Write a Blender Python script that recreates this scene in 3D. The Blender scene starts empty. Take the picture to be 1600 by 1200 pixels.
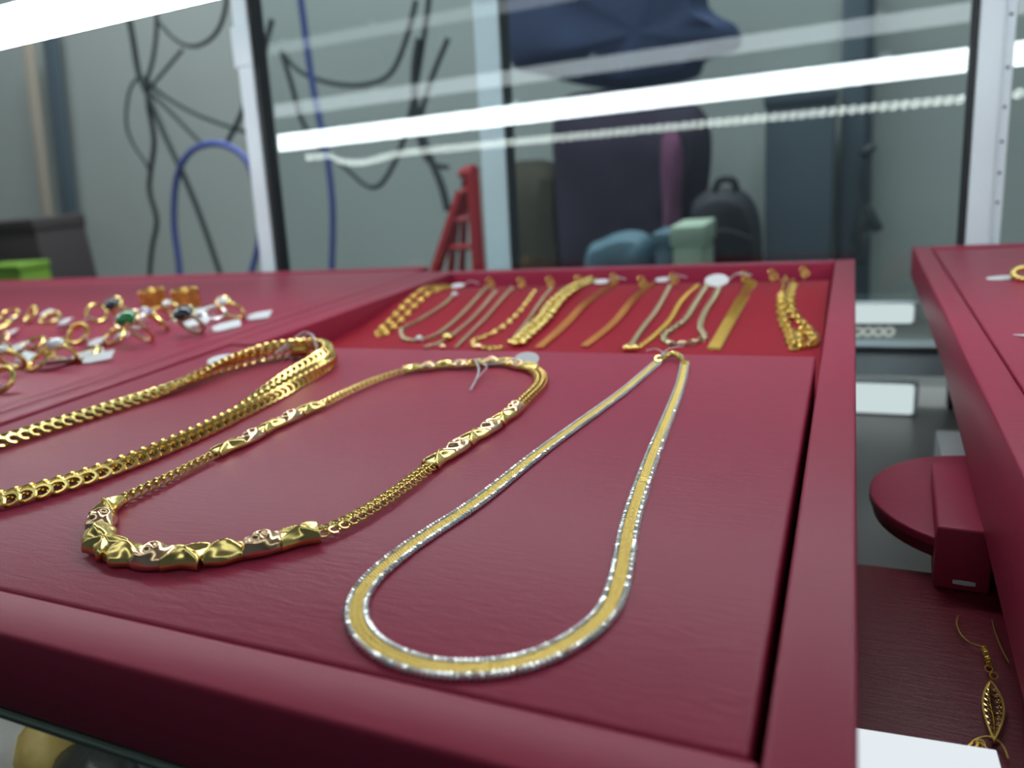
import bpy, bmesh, math, random
from mathutils import Vector, Matrix, noise
import numpy as np
random.seed(4)
S = bpy.context.scene
C = S.collection

# ---------------------------------------------------------------- camera (solved from the tray's two vanishing points)
F, CX, CY, H = 1174.0, 800.0, 600.0, 0.095
v1 = np.array([1335 - CX, 200 - CY, F]); v2 = np.array([-1850 - CX, 500 - CY, F])
aY = v1 / np.linalg.norm(v1); aX = -v2 / np.linalg.norm(v2)
aX = aX - aY * aX.dot(aY); aX /= np.linalg.norm(aX)
aZ = np.cross(aX, aY)
R = np.array([aX, aY, aZ]).T
cam_d = bpy.data.cameras.new('camera'); cam = bpy.data.objects.new('camera', cam_d); C.objects.link(cam)
r_, d_, f_ = R[0], R[1], R[2]
cam.matrix_world = Matrix(((r_[0], -d_[0], -f_[0], 0), (r_[1], -d_[1], -f_[1], 0), (r_[2], -d_[2], -f_[2], H), (0, 0, 0, 1)))
cam_d.sensor_width = 36; cam_d.sensor_fit = 'HORIZONTAL'; cam_d.lens = F / 1600 * 36
cam_d.clip_start = 0.005; cam_d.clip_end = 30
cam_d.dof.use_dof = True; cam_d.dof.focus_distance = 0.235; cam_d.dof.aperture_fstop = 9.5
S.camera = cam

# ---------------------------------------------------------------- world, lamps, exposure
W = bpy.data.worlds.new('world'); S.world = W; W.use_nodes = True
W.node_tree.nodes['Background'].inputs[0].default_value = (0.80, 0.92, 1.0, 1)
W.node_tree.nodes['Background'].inputs[1].default_value = 0.3
S.view_settings.view_transform = 'Standard'; S.view_settings.look = 'None'
S.view_settings.gamma = 1.0; S.view_settings.use_curve_mapping = False
S.view_settings.exposure = -0.25
TUBE_POWER = 19.0
def area(name, loc, size, energy, col, target):
    l = bpy.data.lights.new(name, 'AREA'); l.shape = 'RECTANGLE'; l.size, l.size_y = size; l.energy = energy; l.color = col
    o = bpy.data.objects.new(name, l); C.objects.link(o); o.location = loc
    o.rotation_euler = (Vector(target) - Vector(loc)).to_track_quat('-Z', 'Y').to_euler(); return o
area('shop_ceiling_light', (-0.9, 1.15, 2.35), (2.8, 0.5), 120.0, (0.88, 0.97, 1.0), (-0.9, 1.45, 0))

area('stones_fill_light', (-0.20, 0.13, -0.035), (0.20, 0.02), 0.045, (0.9, 0.97, 1.0), (-0.20, 0.155, -0.13))  # unseen fill light added to brighten the stones

# ---------------------------------------------------------------- pixel -> point on the real planes
def ray(px, py): return R.T @ np.array([px - CX, py - CY, F])
def at(px, py, z=0.0):
    d = ray(px, py); t = (z - H) / d[2]; return Vector((d[0] * t, d[1] * t, z))
def atY(px, py, Y):
    d = ray(px, py); t = Y / d[1]; return Vector((d[0] * t, Y, H + d[2] * t))
def atX(px, py, X):
    d = ray(px, py); t = X / d[0]; return Vector((X, d[1] * t, H + d[2] * t))

# ---------------------------------------------------------------- materials
def srgb(r, g, b):
    f = lambda c: (c / 255 / 12.92) if c / 255 <= 0.04045 else ((c / 255 + 0.055) / 1.055) ** 2.4
    return (f(r), f(g), f(b), 1)
def mat(name, col, rough=0.5, metal=0.0, noise_scale=None, noise_amt=0.12, bump=0.0, bump_scale=400, stretch=None, coat=0, emit=None, emit_s=0, spec=0.5, trans=0, sheen=0):
    m = bpy.data.materials.new(name); m.use_nodes = True; nt = m.node_tree; b = nt.nodes['Principled BSDF']
    b.inputs['Base Color'].default_value = col; b.inputs['Roughness'].default_value = rough; b.inputs['Metallic'].default_value = metal
    b.inputs['Specular IOR Level'].default_value = spec; b.inputs['Coat Weight'].default_value = coat
    b.inputs['Transmission Weight'].default_value = trans; b.inputs['Sheen Weight'].default_value = sheen
    if emit: b.inputs['Emission Color'].default_value = emit; b.inputs['Emission Strength'].default_value = emit_s
    tc = nt.nodes.new('ShaderNodeTexCoord'); mp = nt.nodes.new('ShaderNodeMapping'); nt.links.new(tc.outputs['Object'], mp.inputs[0])
    if stretch: mp.inputs['Scale'].default_value = stretch
    if noise_scale:
        n = nt.nodes.new('ShaderNodeTexNoise'); n.inputs['Scale'].default_value = noise_scale; n.inputs['Detail'].default_value = 5
        mx = nt.nodes.new('ShaderNodeMix'); mx.data_type = 'RGBA'; mx.blend_type = 'MIX'
        mx.inputs[6].default_value = tuple(c * (1 - noise_amt) for c in col[:3]) + (1,); mx.inputs[7].default_value = tuple(min(1, c * (1 + noise_amt)) for c in col[:3]) + (1,)
        nt.links.new(mp.outputs[0], n.inputs['Vector']); nt.links.new(n.outputs[0], mx.inputs[0]); nt.links.new(mx.outputs[2], b.inputs['Base Color'])
    if bump:
        n2 = nt.nodes.new('ShaderNodeTexNoise'); n2.inputs['Scale'].default_value = bump_scale; n2.inputs['Detail'].default_value = 4
        bp = nt.nodes.new('ShaderNodeBump'); bp.inputs['Strength'].default_value = bump; bp.inputs['Distance'].default_value = 0.0006
        nt.links.new(mp.outputs[0], n2.inputs['Vector']); nt.links.new(n2.outputs[0], bp.inputs['Height']); nt.links.new(bp.outputs[0], b.inputs['Normal'])
    return m
def leather(name, col, rough=0.42, spec=0.5, wr=0.62):
    m = mat(name, col, rough, noise_scale=18, noise_amt=0.05, spec=spec); nt = m.node_tree; b = nt.nodes['Principled BSDF']
    tc = nt.nodes.new('ShaderNodeTexCoord'); mp = nt.nodes.new('ShaderNodeMapping'); mp.inputs['Scale'].default_value = (0.35, 1.6, 1)
    nt.links.new(tc.outputs['Object'], mp.inputs[0])
    a = nt.nodes.new('ShaderNodeTexNoise'); a.inputs['Scale'].default_value = 260; a.inputs['Detail'].default_value = 3; a.inputs['Distortion'].default_value = 0.8
    v = nt.nodes.new('ShaderNodeTexVoronoi'); v.inputs['Scale'].default_value = 1500; v.feature = 'DISTANCE_TO_EDGE'
    nt.links.new(mp.outputs[0], a.inputs['Vector']); nt.links.new(tc.outputs['Object'], v.inputs['Vector'])
    ad = nt.nodes.new('ShaderNodeMath'); ad.operation = 'MULTIPLY_ADD'; ad.inputs[1].default_value = 0.35
    nt.links.new(v.outputs['Distance'], ad.inputs[0]); nt.links.new(a.outputs[0], ad.inputs[2])
    bp = nt.nodes.new('ShaderNodeBump'); bp.inputs['Strength'].default_value = wr; bp.inputs['Distance'].default_value = 0.00022
    nt.links.new(ad.outputs[0], bp.inputs['Height']); nt.links.new(bp.outputs[0], b.inputs['Normal'])
    return m
M = {}
M['red'] = leather('burgundy_leatherette', srgb(160, 46, 76), 0.44, 0.33)
M['rim'] = leather('burgundy_rim_leatherette', srgb(158, 42, 72), 0.44, 0.33, 0.25)
M['bright'] = leather('red_pad_leatherette', srgb(158, 28, 48), 0.6, 0.25)
M['dark'] = leather('dark_burgundy_leather', srgb(110, 26, 42), 0.45, 0.4, 1.0)
M['gold'] = mat('yellow_gold', srgb(244, 218, 138), 0.24, 1.0)
M['gold2'] = mat('deep_gold', srgb(236, 202, 110), 0.28, 1.0)
M['goldsatin'] = mat('satin_gold', srgb(226, 196, 112), 0.42, 1.0, noise_scale=900, noise_amt=0.12, bump=0.6, bump_scale=2500)
M['rose'] = mat('rose_gold', srgb(246, 208, 168), 0.22, 1.0)
M['orange_gold'] = mat('reddish_gold', srgb(212, 152, 92), 0.32, 1.0)
M['silver'] = mat('bright_silver', srgb(246, 250, 250), 0.30, 0.8)
M['dullsilver'] = mat('dull_silver', srgb(196, 188, 154), 0.34, 1.0)
M['thread'] = mat('white_thread', srgb(205, 205, 212), 0.5, trans=0.2)
M['paper'] = mat('white_tag_paper', srgb(228, 232, 235), 0.5)
M['alu'] = mat('brushed_aluminium', srgb(226, 242, 248), 0.5, 0.0, noise_scale=30, noise_amt=0.05, stretch=(1, 1, 0.05))
M['seal'] = mat('black_rubber_seal', srgb(32, 38, 42), 0.6)
M['wall'] = mat('grey_green_painted_wall', srgb(172, 180, 176), 0.85, noise_scale=3, noise_amt=0.10)
M['charcoal'] = mat('charcoal_shop_wall', srgb(96, 102, 112), 0.9)
M['ceil'] = mat('white_painted_ceiling', srgb(205, 208, 208), 0.9)
M['counter'] = mat('grey_counter', srgb(96, 98, 96), 0.6, noise_scale=10)
M['shelf'] = mat('grey_laminate_shelf', srgb(132, 130, 128), 0.35, noise_scale=14, noise_amt=0.08)
M['glassedge'] = mat('green_glass_edge', srgb(84, 100, 92), 0.2)
M['cable'] = mat('black_cable_rubber', srgb(62, 70, 72), 0.55)
M['hose'] = mat('blue_cable_jacket', srgb(84, 98, 168), 0.45)
M['navy'] = mat('navy_cloth', srgb(56, 70, 104), 0.9, noise_scale=12, noise_amt=0.25)
M['plum'] = mat('plum_cloth', srgb(50, 44, 62), 0.9, noise_scale=12, noise_amt=0.25)
M['pink'] = mat('dusty_pink_cloth', srgb(112, 66, 96), 0.9, noise_scale=12)
M['black'] = mat('black_nylon', srgb(26, 28, 36), 0.7, noise_scale=20)
M['olive'] = mat('olive_brown_cloth', srgb(74, 70, 58), 0.9, noise_scale=9, noise_amt=0.3)
M['pale'] = mat('pale_green_card', srgb(160, 180, 160), 0.7, noise_scale=8)
M['bluebag'] = mat('blue_grey_plastic', srgb(80, 110, 124), 0.5, noise_scale=10)
M['redpaint'] = mat('red_painted_steel', srgb(160, 36, 44), 0.4)
M['beige'] = mat('beige_painted_pipe', srgb(176, 166, 152), 0.6, noise_scale=5)
M['slate'] = mat('slate_blue_panel', srgb(84, 98, 108), 0.6, noise_scale=4)
M['green'] = mat('green_plastic', srgb(110, 150, 50), 0.5)
M['brownish'] = mat('dark_brown_box', srgb(66, 58, 60), 0.7)
M['stone_pale'] = mat('pale_marble', srgb(236, 238, 222), 0.5, noise_scale=60, noise_amt=0.3, bump=0.8, bump_scale=200)
M['stone_ochre'] = mat('ochre_stone', srgb(232, 196, 116), 0.5, noise_scale=90, noise_amt=0.45, bump=1, bump_scale=150)
M['stone_black'] = mat('black_stone', srgb(70, 74, 70), 0.35, noise_scale=90, noise_amt=0.5, bump=1, bump_scale=150)
M['g_green'] = mat('green_gem', srgb(10, 120, 50), 0.1, coat=1)
M['g_black'] = mat('black_gem', srgb(20, 22, 40), 0.08, coat=1)
M['g_purple'] = mat('purple_gem', srgb(110, 70, 170), 0.1, coat=1)
M['g_white'] = mat('pearl', srgb(225, 228, 232), 0.15, coat=1)
def emitter(name, col, s):
    m = bpy.data.materials.new(name); m.use_nodes = True; nt = m.node_tree; nt.nodes.clear()
    e = nt.nodes.new('ShaderNodeEmission'); e.inputs[0].default_value = col; e.inputs[1].default_value = s
    o = nt.nodes.new('ShaderNodeOutputMaterial'); nt.links.new(e.outputs[0], o.inputs[0]); return m
M['tube'] = emitter('lit_led_tube', (0.90, 0.97, 1.0, 1), TUBE_POWER)
M['tube_dim'] = emitter('lit_led_strip_soft', (0.85, 0.95, 1.0, 1), 2.8)
M['edge_glow'] = emitter('frame_edge_glow', (0.85, 0.95, 1.0, 1), 1.3)
M['bead'] = emitter('lit_led_bead', (0.90, 1.0, 0.93, 1), 9.0)
M['low'] = emitter('reflection_band_glow', (0.74, 0.87, 0.87, 1), 0.95)
M['lowbead'] = emitter('reflected_bead_glow', (0.74, 0.84, 0.78, 1), 0.6)
M['panel'] = emitter('lamp_reflection_glow', (0.88, 0.95, 1.0, 1), 1.05)
def glass():
    m = bpy.data.materials.new('clear_case_glass'); m.use_nodes = True; nt = m.node_tree; nt.nodes.clear()
    t = nt.nodes.new('ShaderNodeBsdfTransparent'); t.inputs[0].default_value = (0.94, 0.975, 0.975, 1)
    g = nt.nodes.new('ShaderNodeBsdfGlossy'); g.inputs['Roughness'].default_value = 0.0
    lw = nt.nodes.new('ShaderNodeLayerWeight'); lw.inputs[0].default_value = 0.5
    pw = nt.nodes.new('ShaderNodeMath'); pw.operation = 'POWER'; pw.inputs[1].default_value = 4.5; nt.links.new(lw.outputs['Facing'], pw.inputs[0])
    fr = nt.nodes.new('ShaderNodeMath'); fr.operation = 'MULTIPLY_ADD'; fr.inputs[1].default_value = 0.93; fr.inputs[2].default_value = 0.085; nt.links.new(pw.outputs[0], fr.inputs[0])
    mx = nt.nodes.new('ShaderNodeMixShader'); o = nt.nodes.new('ShaderNodeOutputMaterial')
    nt.links.new(fr.outputs[0], mx.inputs[0]); nt.links.new(t.outputs[0], mx.inputs[1]); nt.links.new(g.outputs[0], mx.inputs[2]); nt.links.new(mx.outputs[0], o.inputs[0])
    return m
M['glass'] = glass()

# ---------------------------------------------------------------- mesh helpers
class MB:
    def __init__(s): s.v = []; s.f = []
    def add(s, vs, fs, mtx=None):
        o = len(s.v)
        s.v += [tuple(mtx @ Vector(v)) if mtx is not None else tuple(v) for v in vs]
        s.f += [tuple(i + o for i in f) for f in fs]; return s
    def box(s, a, b, mtx=None):
        (x0, y0, z0), (x1, y1, z1) = a, b
        vs = [(x0, y0, z0), (x1, y0, z0), (x1, y1, z0), (x0, y1, z0), (x0, y0, z1), (x1, y0, z1), (x1, y1, z1), (x0, y1, z1)]
        return s.add(vs, [(0, 3, 2, 1), (4, 5, 6, 7), (0, 1, 5, 4), (1, 2, 6, 5), (2, 3, 7, 6), (3, 0, 4, 7)], mtx)
    def tube(s, pts, r, n=8, closed=False, caps=True):
        pts = [Vector(p) for p in pts]; N = len(pts); rr = r if hasattr(r, '__len__') else [r] * N
        up = Vector((0, 0, 1)); vs = []; fs = []; prev = None
        for i, p in enumerate(pts):
            t = (pts[(i + 1) % N] - pts[i - 1]) if closed else (pts[min(i + 1, N - 1)] - pts[max(i - 1, 0)])
            t = t.normalized() if t.length > 1e-12 else Vector((1, 0, 0))
            if prev is None:
                a = t.cross(up);  a = t.cross(Vector((1, 0, 0))) if a.length < 1e-3 else a
            else: a = prev - t * prev.dot(t)
            a.normalize(); prev = a; b = t.cross(a)
            for k in range(n):
                th = 2 * math.pi * k / n; vs.append(p + (a * math.cos(th) + b * math.sin(th)) * rr[i])
        for i in range(N if closed else N - 1):
            j = (i + 1) % N
            for k in range(n): fs.append((i * n + k, i * n + (k + 1) % n, j * n + (k + 1) % n, j * n + k))
        if caps and not closed: fs.append(tuple(range(n))[::-1]); fs.append(tuple((N - 1) * n + k for k in range(n)))
        return s.add(vs, fs)
    def ell(s, c, r, mtx=None, nu=12, nv=8):
        vs = []; fs = []
        for j in range(nv + 1):
            ph = math.pi * j / nv
            for i in range(nu):
                th = 2 * math.pi * i / nu
                vs.append((c[0] + r[0] * math.sin(ph) * math.cos(th), c[1] + r[1] * math.sin(ph) * math.sin(th), c[2] + r[2] * math.cos(ph)))
        for j in range(nv):
            for i in range(nu): fs.append((j * nu + i, (j + 1) * nu + i, (j + 1) * nu + (i + 1) % nu, j * nu + (i + 1) % nu))
        return s.add(vs, fs, mtx)
    def torus(s, rx, ry, r, n=12, m=6, mtx=None):
        vs = []; fs = []
        for i in range(n):
            th = 2 * math.pi * i / n; c, q = math.cos(th), math.sin(th)
            nx, ny = c * ry, q * rx; L = math.hypot(nx, ny); nx /= L; ny /= L
            for k in range(m):
                a = 2 * math.pi * k / m
                vs.append((rx * c + nx * r * math.cos(a), ry * q + ny * r * math.cos(a), r * math.sin(a)))
        for i in range(n):
            for k in range(m): fs.append((i * m + k, ((i + 1) % n) * m + k, ((i + 1) % n) * m + (k + 1) % m, i * m + (k + 1) % m))
        return s.add(vs, fs, mtx)
    def prism(s, poly, lo, hi, mtx=None):
        n = len(poly); vs = [(x, y, lo) for x, y in poly] + [(x, y, hi) for x, y in poly]
        fs = [tuple(range(n))[::-1], tuple(range(n, 2 * n))] + [(i, (i + 1) % n, n + (i + 1) % n, n + i) for i in range(n)]
        return s.add(vs, fs, mtx)
    def mesh(s, name, m, smooth=True, bevel=0):
        me = bpy.data.meshes.new(name); me.from_pydata(s.v, [], s.f); me.materials.append(m)
        bm = bmesh.new(); bm.from_mesh(me); bmesh.ops.recalc_face_normals(bm, faces=bm.faces)
        if bevel: bmesh.ops.bevel(bm, geom=list(bm.edges), offset=bevel, segments=3, affect='EDGES', profile=0.5)
        bm.to_mesh(me); bm.free()
        if smooth:
            me.shade_smooth()
            if hasattr(me, 'set_sharp_from_angle'): me.set_sharp_from_angle(angle=math.radians(42))
        me.update(); return me
    def build(s, name, m, parent=None, smooth=True, bevel=0, label=None):
        return link(name, s.mesh(name, m, smooth, bevel), parent, label)
def link(name, me, parent=None, label=None, mtx=None):
    o = bpy.data.objects.new(name, me); C.objects.link(o)
    if parent is not None: o.parent = parent
    if mtx is not None: o.matrix_local = mtx
    if label: o['label'] = label
    return o
def tag(o, label, cat, group=None, kind=None):
    o['label'] = label; o['category'] = cat
    if group: o['group'] = group
    if kind: o['kind'] = kind
    return o
def thing(name, label, cat, loc=(0, 0, 0), rotz=0, group=None):
    o = bpy.data.objects.new(name, None); C.objects.link(o); o.empty_display_size = 0.01
    o.location = loc; o.rotation_euler = (0, 0, rotz); tag(o, label, cat, group); return o
def catmull(pts, closed=False, sub=14):
    pts = [Vector(p) for p in pts]; n = len(pts); out = []
    g = (lambda i: pts[i % n]) if closed else (lambda i: pts[max(0, min(n - 1, i))])
    for i in range(n if closed else n - 1):
        a, b, c, d = g(i - 1), g(i), g(i + 1), g(i + 2)
        for k in range(sub):
            t = k / sub
            out.append(0.5 * ((2 * b) + (c - a) * t + (2 * a - 5 * b + 4 * c - d) * t * t + (3 * b - a - 3 * c + d) * t ** 3))
    if not closed: out.append(pts[-1])
    return out
def smooth_pts(P, it, closed=False):
    P = [p.copy() for p in P]
    for _ in range(it):
        Q = [p.copy() for p in P]; n = len(P)
        for i in range(n):
            if not closed and i in (0, n - 1): continue
            Q[i] = (P[i - 1] + P[i] * 2 + P[(i + 1) % n]) / 4
        P = Q
    return P
class Path:
    def __init__(s, pts, closed=False, sub=14, sm=4):
        P = smooth_pts(catmull(pts, closed, sub), sm, closed)
        if closed: P.append(P[0].copy())
        s.P = P; s.closed = closed; s.L = [0]
        for a, b in zip(P, P[1:]): s.L.append(s.L[-1] + (b - a).length)
        s.len = s.L[-1]
    def pos(s, d):
        import bisect
        d = d % s.len if s.closed else max(0, min(s.len, d))
        i = max(0, min(len(s.L) - 2, bisect.bisect_right(s.L, d) - 1)); e = s.L[i + 1] - s.L[i]
        return s.P[i].lerp(s.P[i + 1], (d - s.L[i]) / e if e > 1e-12 else 0)
    def frame(s, d, roll=0.0):
        p = s.pos(d); t = s.pos(d + 0.0015) - s.pos(d - 0.0015)
        t = t.normalized() if t.length > 1e-9 else Vector((1, 0, 0))
        n = Vector((0, 0, 1)).cross(t); n = n.normalized() if n.length > 1e-6 else Vector((0, 1, 0)); b = t.cross(n)
        if roll: n, b = n * math.cos(roll) + b * math.sin(roll), b * math.cos(roll) - n * math.sin(roll)
        return Matrix(((t.x, n.x, b.x, p.x), (t.y, n.y, b.y, p.y), (t.z, n.z, b.z, p.z), (0, 0, 0, 1)))
    def near(s, p):
        return s.L[min(range(len(s.P)), key=lambda i: (s.P[i] - p).length)]
T_ = Matrix.Translation
def Rx(a): return Matrix.Rotation(a, 4, 'X')
def Ry(a): return Matrix.Rotation(a, 4, 'Y')
def Rz(a): return Matrix.Rotation(a, 4, 'Z')
def Sc(x, y, z): return Matrix.Diagonal((x, y, z, 1))

# ================================================================ ROOM
wb = MB().box((-4.5, 1.75, -1.1), (2.5, 1.85, 2.6)).build('wall_back', M['wall'], smooth=False); wb['kind'] = 'structure'
fl = MB().box((-4.5, -1.6, -1.1), (2.5, 1.75, -1.0)).build('floor', M['charcoal'], smooth=False); fl['kind'] = 'structure'
wr_ = MB().box((2.5, -1.6, -1.1), (2.6, 1.85, 2.6)).build('wall_right', M['wall'], smooth=False); wr_['kind'] = 'structure'
wf = MB().box((-4.5, -1.7, -1.1), (2.5, -1.6, 2.6)).build('wall_front', M['charcoal'], smooth=False); wf['kind'] = 'structure'
ce = MB().box((-4.5, -1.6, 2.5), (2.5, 1.75, 2.6)).build('ceiling', M['ceil'], smooth=False); ce['kind'] = 'structure'
wl = MB().box((-4.6, -1.6, -1.1), (-4.5, 1.75, 2.5)).build('wall_left', M['wall'], smooth=False); wl['kind'] = 'structure'
bc = thing('back_counter', 'low grey counter along the wall behind the glass case', 'counter', (-0.9, 1.38, -1.0))
MB().box((-3.0, -0.35, 0.66), (2.6, 0.35, 0.70)).build('counter_top', M['counter'], bc, bevel=0.004)
MB().box((-2.95, -0.30, 0.0), (2.55, 0.35, 0.66)).build('counter_body', M['wall'], bc, smooth=False)
CT = -0.30     # top of the back counter

# ================================================================ DISPLAY CASE (posts, panes, shelves)
YG = 0.70
case = thing('display_case', 'aluminium framed glass jewellery case holding the red trays', 'display case', (0, 0, -1.0))
def cz(mb): # world -> case local
    mb.v = [(x, y, z + 1.0) for x, y, z in mb.v]; return mb
LEAN = 0.0977   # the case stands plumb; the trays tip towards the customer, so in tray space the glass leans away
def upright(x, w, d, y, name, m, z0=-0.135, z1=0.60, par=case, bev=0.0012):
    vs = []
    for z in (z0, z1):
        yy = y + LEAN * z; vs += [(x, yy, z), (x + w, yy, z), (x + w, yy + d, z), (x, yy + d, z)]
    return cz(MB().add(vs, [(0, 3, 2, 1), (4, 5, 6, 7), (0, 1, 5, 4), (1, 2, 6, 5), (2, 3, 7, 6), (3, 0, 4, 7)])).build(name, m, par, bevel=bev)
p1 = upright(-0.629, 0.0200, 0.02, YG - 0.012, 'post', M['alu'])
upright(-0.6088, 0.0065, 0.018, YG - 0.010, 'rubber_seal', M['seal'], par=p1)
upright(-0.6300, 0.0250, 0.004, YG - 0.0165, 'corner_bracket', M['alu'], 0.220, 0.262, p1)
p2 = upright(-0.3462, 0.0270, 0.02, YG + 0.010, 'post', M['alu'])
upright(-0.3190, 0.0040, 0.016, YG + 0.011, 'rubber_seal', M['seal'], par=p2)
p3 = upright(0.0828, 0.0165, 0.022, YG - 0.012, 'post', M['alu'])
upright(0.0786, 0.0040, 0.018, YG - 0.011, 'rubber_seal', M['seal'], par=p3)
upright(0.0995, 0.0075, 0.030, YG - 0.006, 'side_channel', M['alu'], par=p3)
for zz in (0.030, 0.052, 0.075, 0.10, 0.128, 0.165):
    cz(MB().ell((0.1032, YG - 0.0065 + LEAN * zz, zz), (0.0012, 0.0008, 0.0012))).build('rivet', M['seal'], p3)
upright(-0.6020, 0.6804, 0.0005, YG, 'glass_pane', M['glass'], -0.10, 0.59, bev=0)
upright(0.1072, 0.54, 0.0005, YG, 'glass_pane', M['glass'], -0.10, 0.59, bev=0)
cz(MB().box((-1.4, YG + 0.045, 0.60), (0.7, YG + 0.09, 0.64))).build('top_rail', M['alu'], case, bevel=0.002)
cz(MB().box((-1.4, -0.02, 0.645), (0.7, YG + 0.10, 0.665))).build('light_blocking_board', M['counter'], case, bevel=0.002)  # unseen board added to keep ceiling light off the trays
cz(MB().box((-1.4, 0.668, -0.104), (0.7, 0.69, -0.078))).build('bottom_rail', M['alu'], case, bevel=0.002)
cz(MB().box((-1.4, 0.664, -0.082), (0.7, 0.667, -0.0795))).build('rail_lip', M['seal'], case)
cz(MB().box((-1.4, 0.02, -0.145), (0.7, 0.74, -0.135))).build('lower_shelf', M['shelf'], case, smooth=False)
cz(MB().box((-1.4, 0.0868, -0.0254), (0.0, 0.66, -0.0237))).build('upper_shelf', M['glassedge'], case, bevel=0.0004)
cz(MB().box((-1.4, 0.74, -1.0), (0.7, 0.75, -0.135))).build('base_panel', M['counter'], case, smooth=False)
cz(MB().box((-1.4, 0.005, -1.0), (0.7, 0.019, -0.075))).build('front_shade_panel', M['seal'], case, bevel=0.002)  # unseen black panel, height set to trim low light on the tray front

# ================================================================ LAMPS
def led(name, label, p0, p1, r, m, group=None, cap=0.02):
    t = thing(name, label, 'lamp', p0, 0, group); L = (Vector(p1) - Vector(p0)).length
    MB().tube([(cap, 0, 0), (L / 2, 0, 0), (L - cap, 0, 0)], r, 20).build('diffuser_or_glow', m, t)
    MB().tube([(0, 0, 0), (cap, 0, 0)], r * 1.1, 20).build('end_cap', M['alu'], t)
    MB().tube([(L - cap, 0, 0), (L, 0, 0)], r * 1.1, 20).build('end_cap', M['alu'], t)
    for q in (0.25, 0.5, 0.75): MB().box((L * q - 0.006, -r * 0.5, r * 0.98), (L * q + 0.006, r * 0.5, r * 1.6)).build('clip', M['alu'], t, bevel=0.0006)
    return t
led('led_tube', 'bright white lit tube crossing the upper left corner over the trays', (-1.38, 0.3990, 0.2186), (0.50, 0.3990, 0.2186), 0.0125, M['tube'])
led('mirrored_strip', 'softer white light strip high above the trays, mirrored as upper band in the glass', (-1.38, 0.041, 0.381), (0.50, 0.041, 0.381), 0.0135, M['tube_dim'])
led('mirrored_strip', 'faint glowing strip added as a frame edge mirrored at the top of the glass', (-1.38, 0.038, 0.5134), (-0.45, 0.038, 0.5134), 0.0110, M['edge_glow'])  # lit strip standing in for a frame edge mirrored in the glass
# beaded light string near the front of the case, seen mirrored in the back glass
bt = thing('bead_string_or_reflection', 'string of small lit beads mirrored below the bright tube in the back glass', 'light string', (0, 0.037, 0.2557))
xm = lambda px, py: float(ray(px, py)[0] / ray(px, py)[1] * 1.4)
xa_, xb_, xs_ = xm(478, 235), xm(1500, 155), xm(565, 248)
bp_ = [Vector((x, 0, 0.0085 * (xb_ - x) / (xb_ - xs_) - 0.012 * math.exp(-((x - xs_) / 0.06) ** 2) + (0.010 if x < xs_ - 0.08 else 0))) for x in np.arange(xa_, 0.36, 0.02)]
bpath = Path(bp_); nb = int(bpath.len / 0.0150)
bead_me = MB().torus(0.0056, 0.0036, 0.0018, 12, 6).mesh('light_bead', M['bead'])
rest = MB()
for i in range(nb):
    fr = bpath.frame(i * 0.0150) @ Rx(1.2) @ Rz(0.9)
    link('light_bead', bead_me, bt, None, fr)
MB().tube(bpath.P, 0.0007, 6).build('cord', M['thread'], bt)
# glowing bars and beads stand in for lamp reflections in the gap between trays
for (z0, z1, lab, x1) in ((-0.0570, -0.0410, 'slim white glowing bar for a lamp reflection in the gap, upper of two', 0.048), (-0.1335, -0.1075, 'broad white glowing bar for a lamp reflection in the gap, lower of two', 0.052)):
    t = thing('reflection_band', lab, 'lamp', (-0.6, 0.655, z0))
    MB().box((0, 0, 0.0), (0.6 + x1, 0.010, z1 - z0)).build('diffuser_or_glow', M['low'], t, bevel=0.003)
    MB().box((-0.01, 0.002, -0.0005), (0.6 + x1 + 0.003, 0.013, z1 - z0 + 0.0008)).build('reflection_band_backing', M['alu'], t, bevel=0.001)
t = thing('bead_string_or_reflection', 'short row of dim beads for a reflection just under the slim bar in the gap', 'light string', (0, 0.652, -0.0625))  # dim beads copy the mirror image of the upper string
lb = MB().torus(0.0034, 0.0030, 0.0013, 10, 6).mesh('light_bead', M['lowbead'])
for i in range(9): link('light_bead', lb, t, None, T_((-0.030 + i * 0.0076, 0, 0)) @ Rx(1.35) @ Rz(0.4))
MB().tube([(-0.05, 0, 0.003), (0.035, 0, 0.003)], 0.0006, 6).build('cord', M['thread'], t)

# ================================================================ TRAYS
def slab(x0, x1, y0, y1, z0, z1): return MB().box((x0, y0, z0), (x1, y1, z1))
# --- main tray
XL, XR, YF, YB, RW = -0.374, 0.004, 0.088, 0.628, 0.014
mt = thing('display_tray', 'large burgundy leatherette tray with three gold necklaces and a recessed bracelet pad', 'tray', (0, 0, -0.0235))
def mz(mb, dz=0.0235): mb.v = [(x, y, z + dz) for x, y, z in mb.v]; return mb
mz(slab(XR - RW, XR, YF, YB, -0.0235, 0.0)).build('rim', M['rim'], mt, bevel=0.0012)
mz(slab(XL, XL + 0.016, YF, YB, -0.0235, 0.0)).build('rim', M['rim'], mt, bevel=0.0012)
mz(slab(XL + 0.0162, XR - RW - 0.0002, YF, YF + 0.0140, -0.0235, 0.0)).build('rim', M['rim'], mt, bevel=0.0012)
mz(slab(XL + 0.0162, XR - RW - 0.0002, YB - 0.0135, YB, -0.0235, 0.0)).build('rim', M['rim'], mt, bevel=0.0012)
mz(slab(XL + 0.001, XR - 0.001, YF + 0.001, YB - 0.001, -0.0235, -0.0215)).build('base', M['dark'], mt)
mz(slab(XL + 0.0175, XR - RW - 0.0022, YF + 0.0152, 0.351, -0.0212, -0.0012)).build('necklace_panel', M['red'], mt, bevel=0.0014)
mz(slab(XL + 0.0168, -0.337, 0.3515, YB - 0.014, -0.0212, 0.0)).build('inner_side', M['rim'], mt, bevel=0.001)
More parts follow.
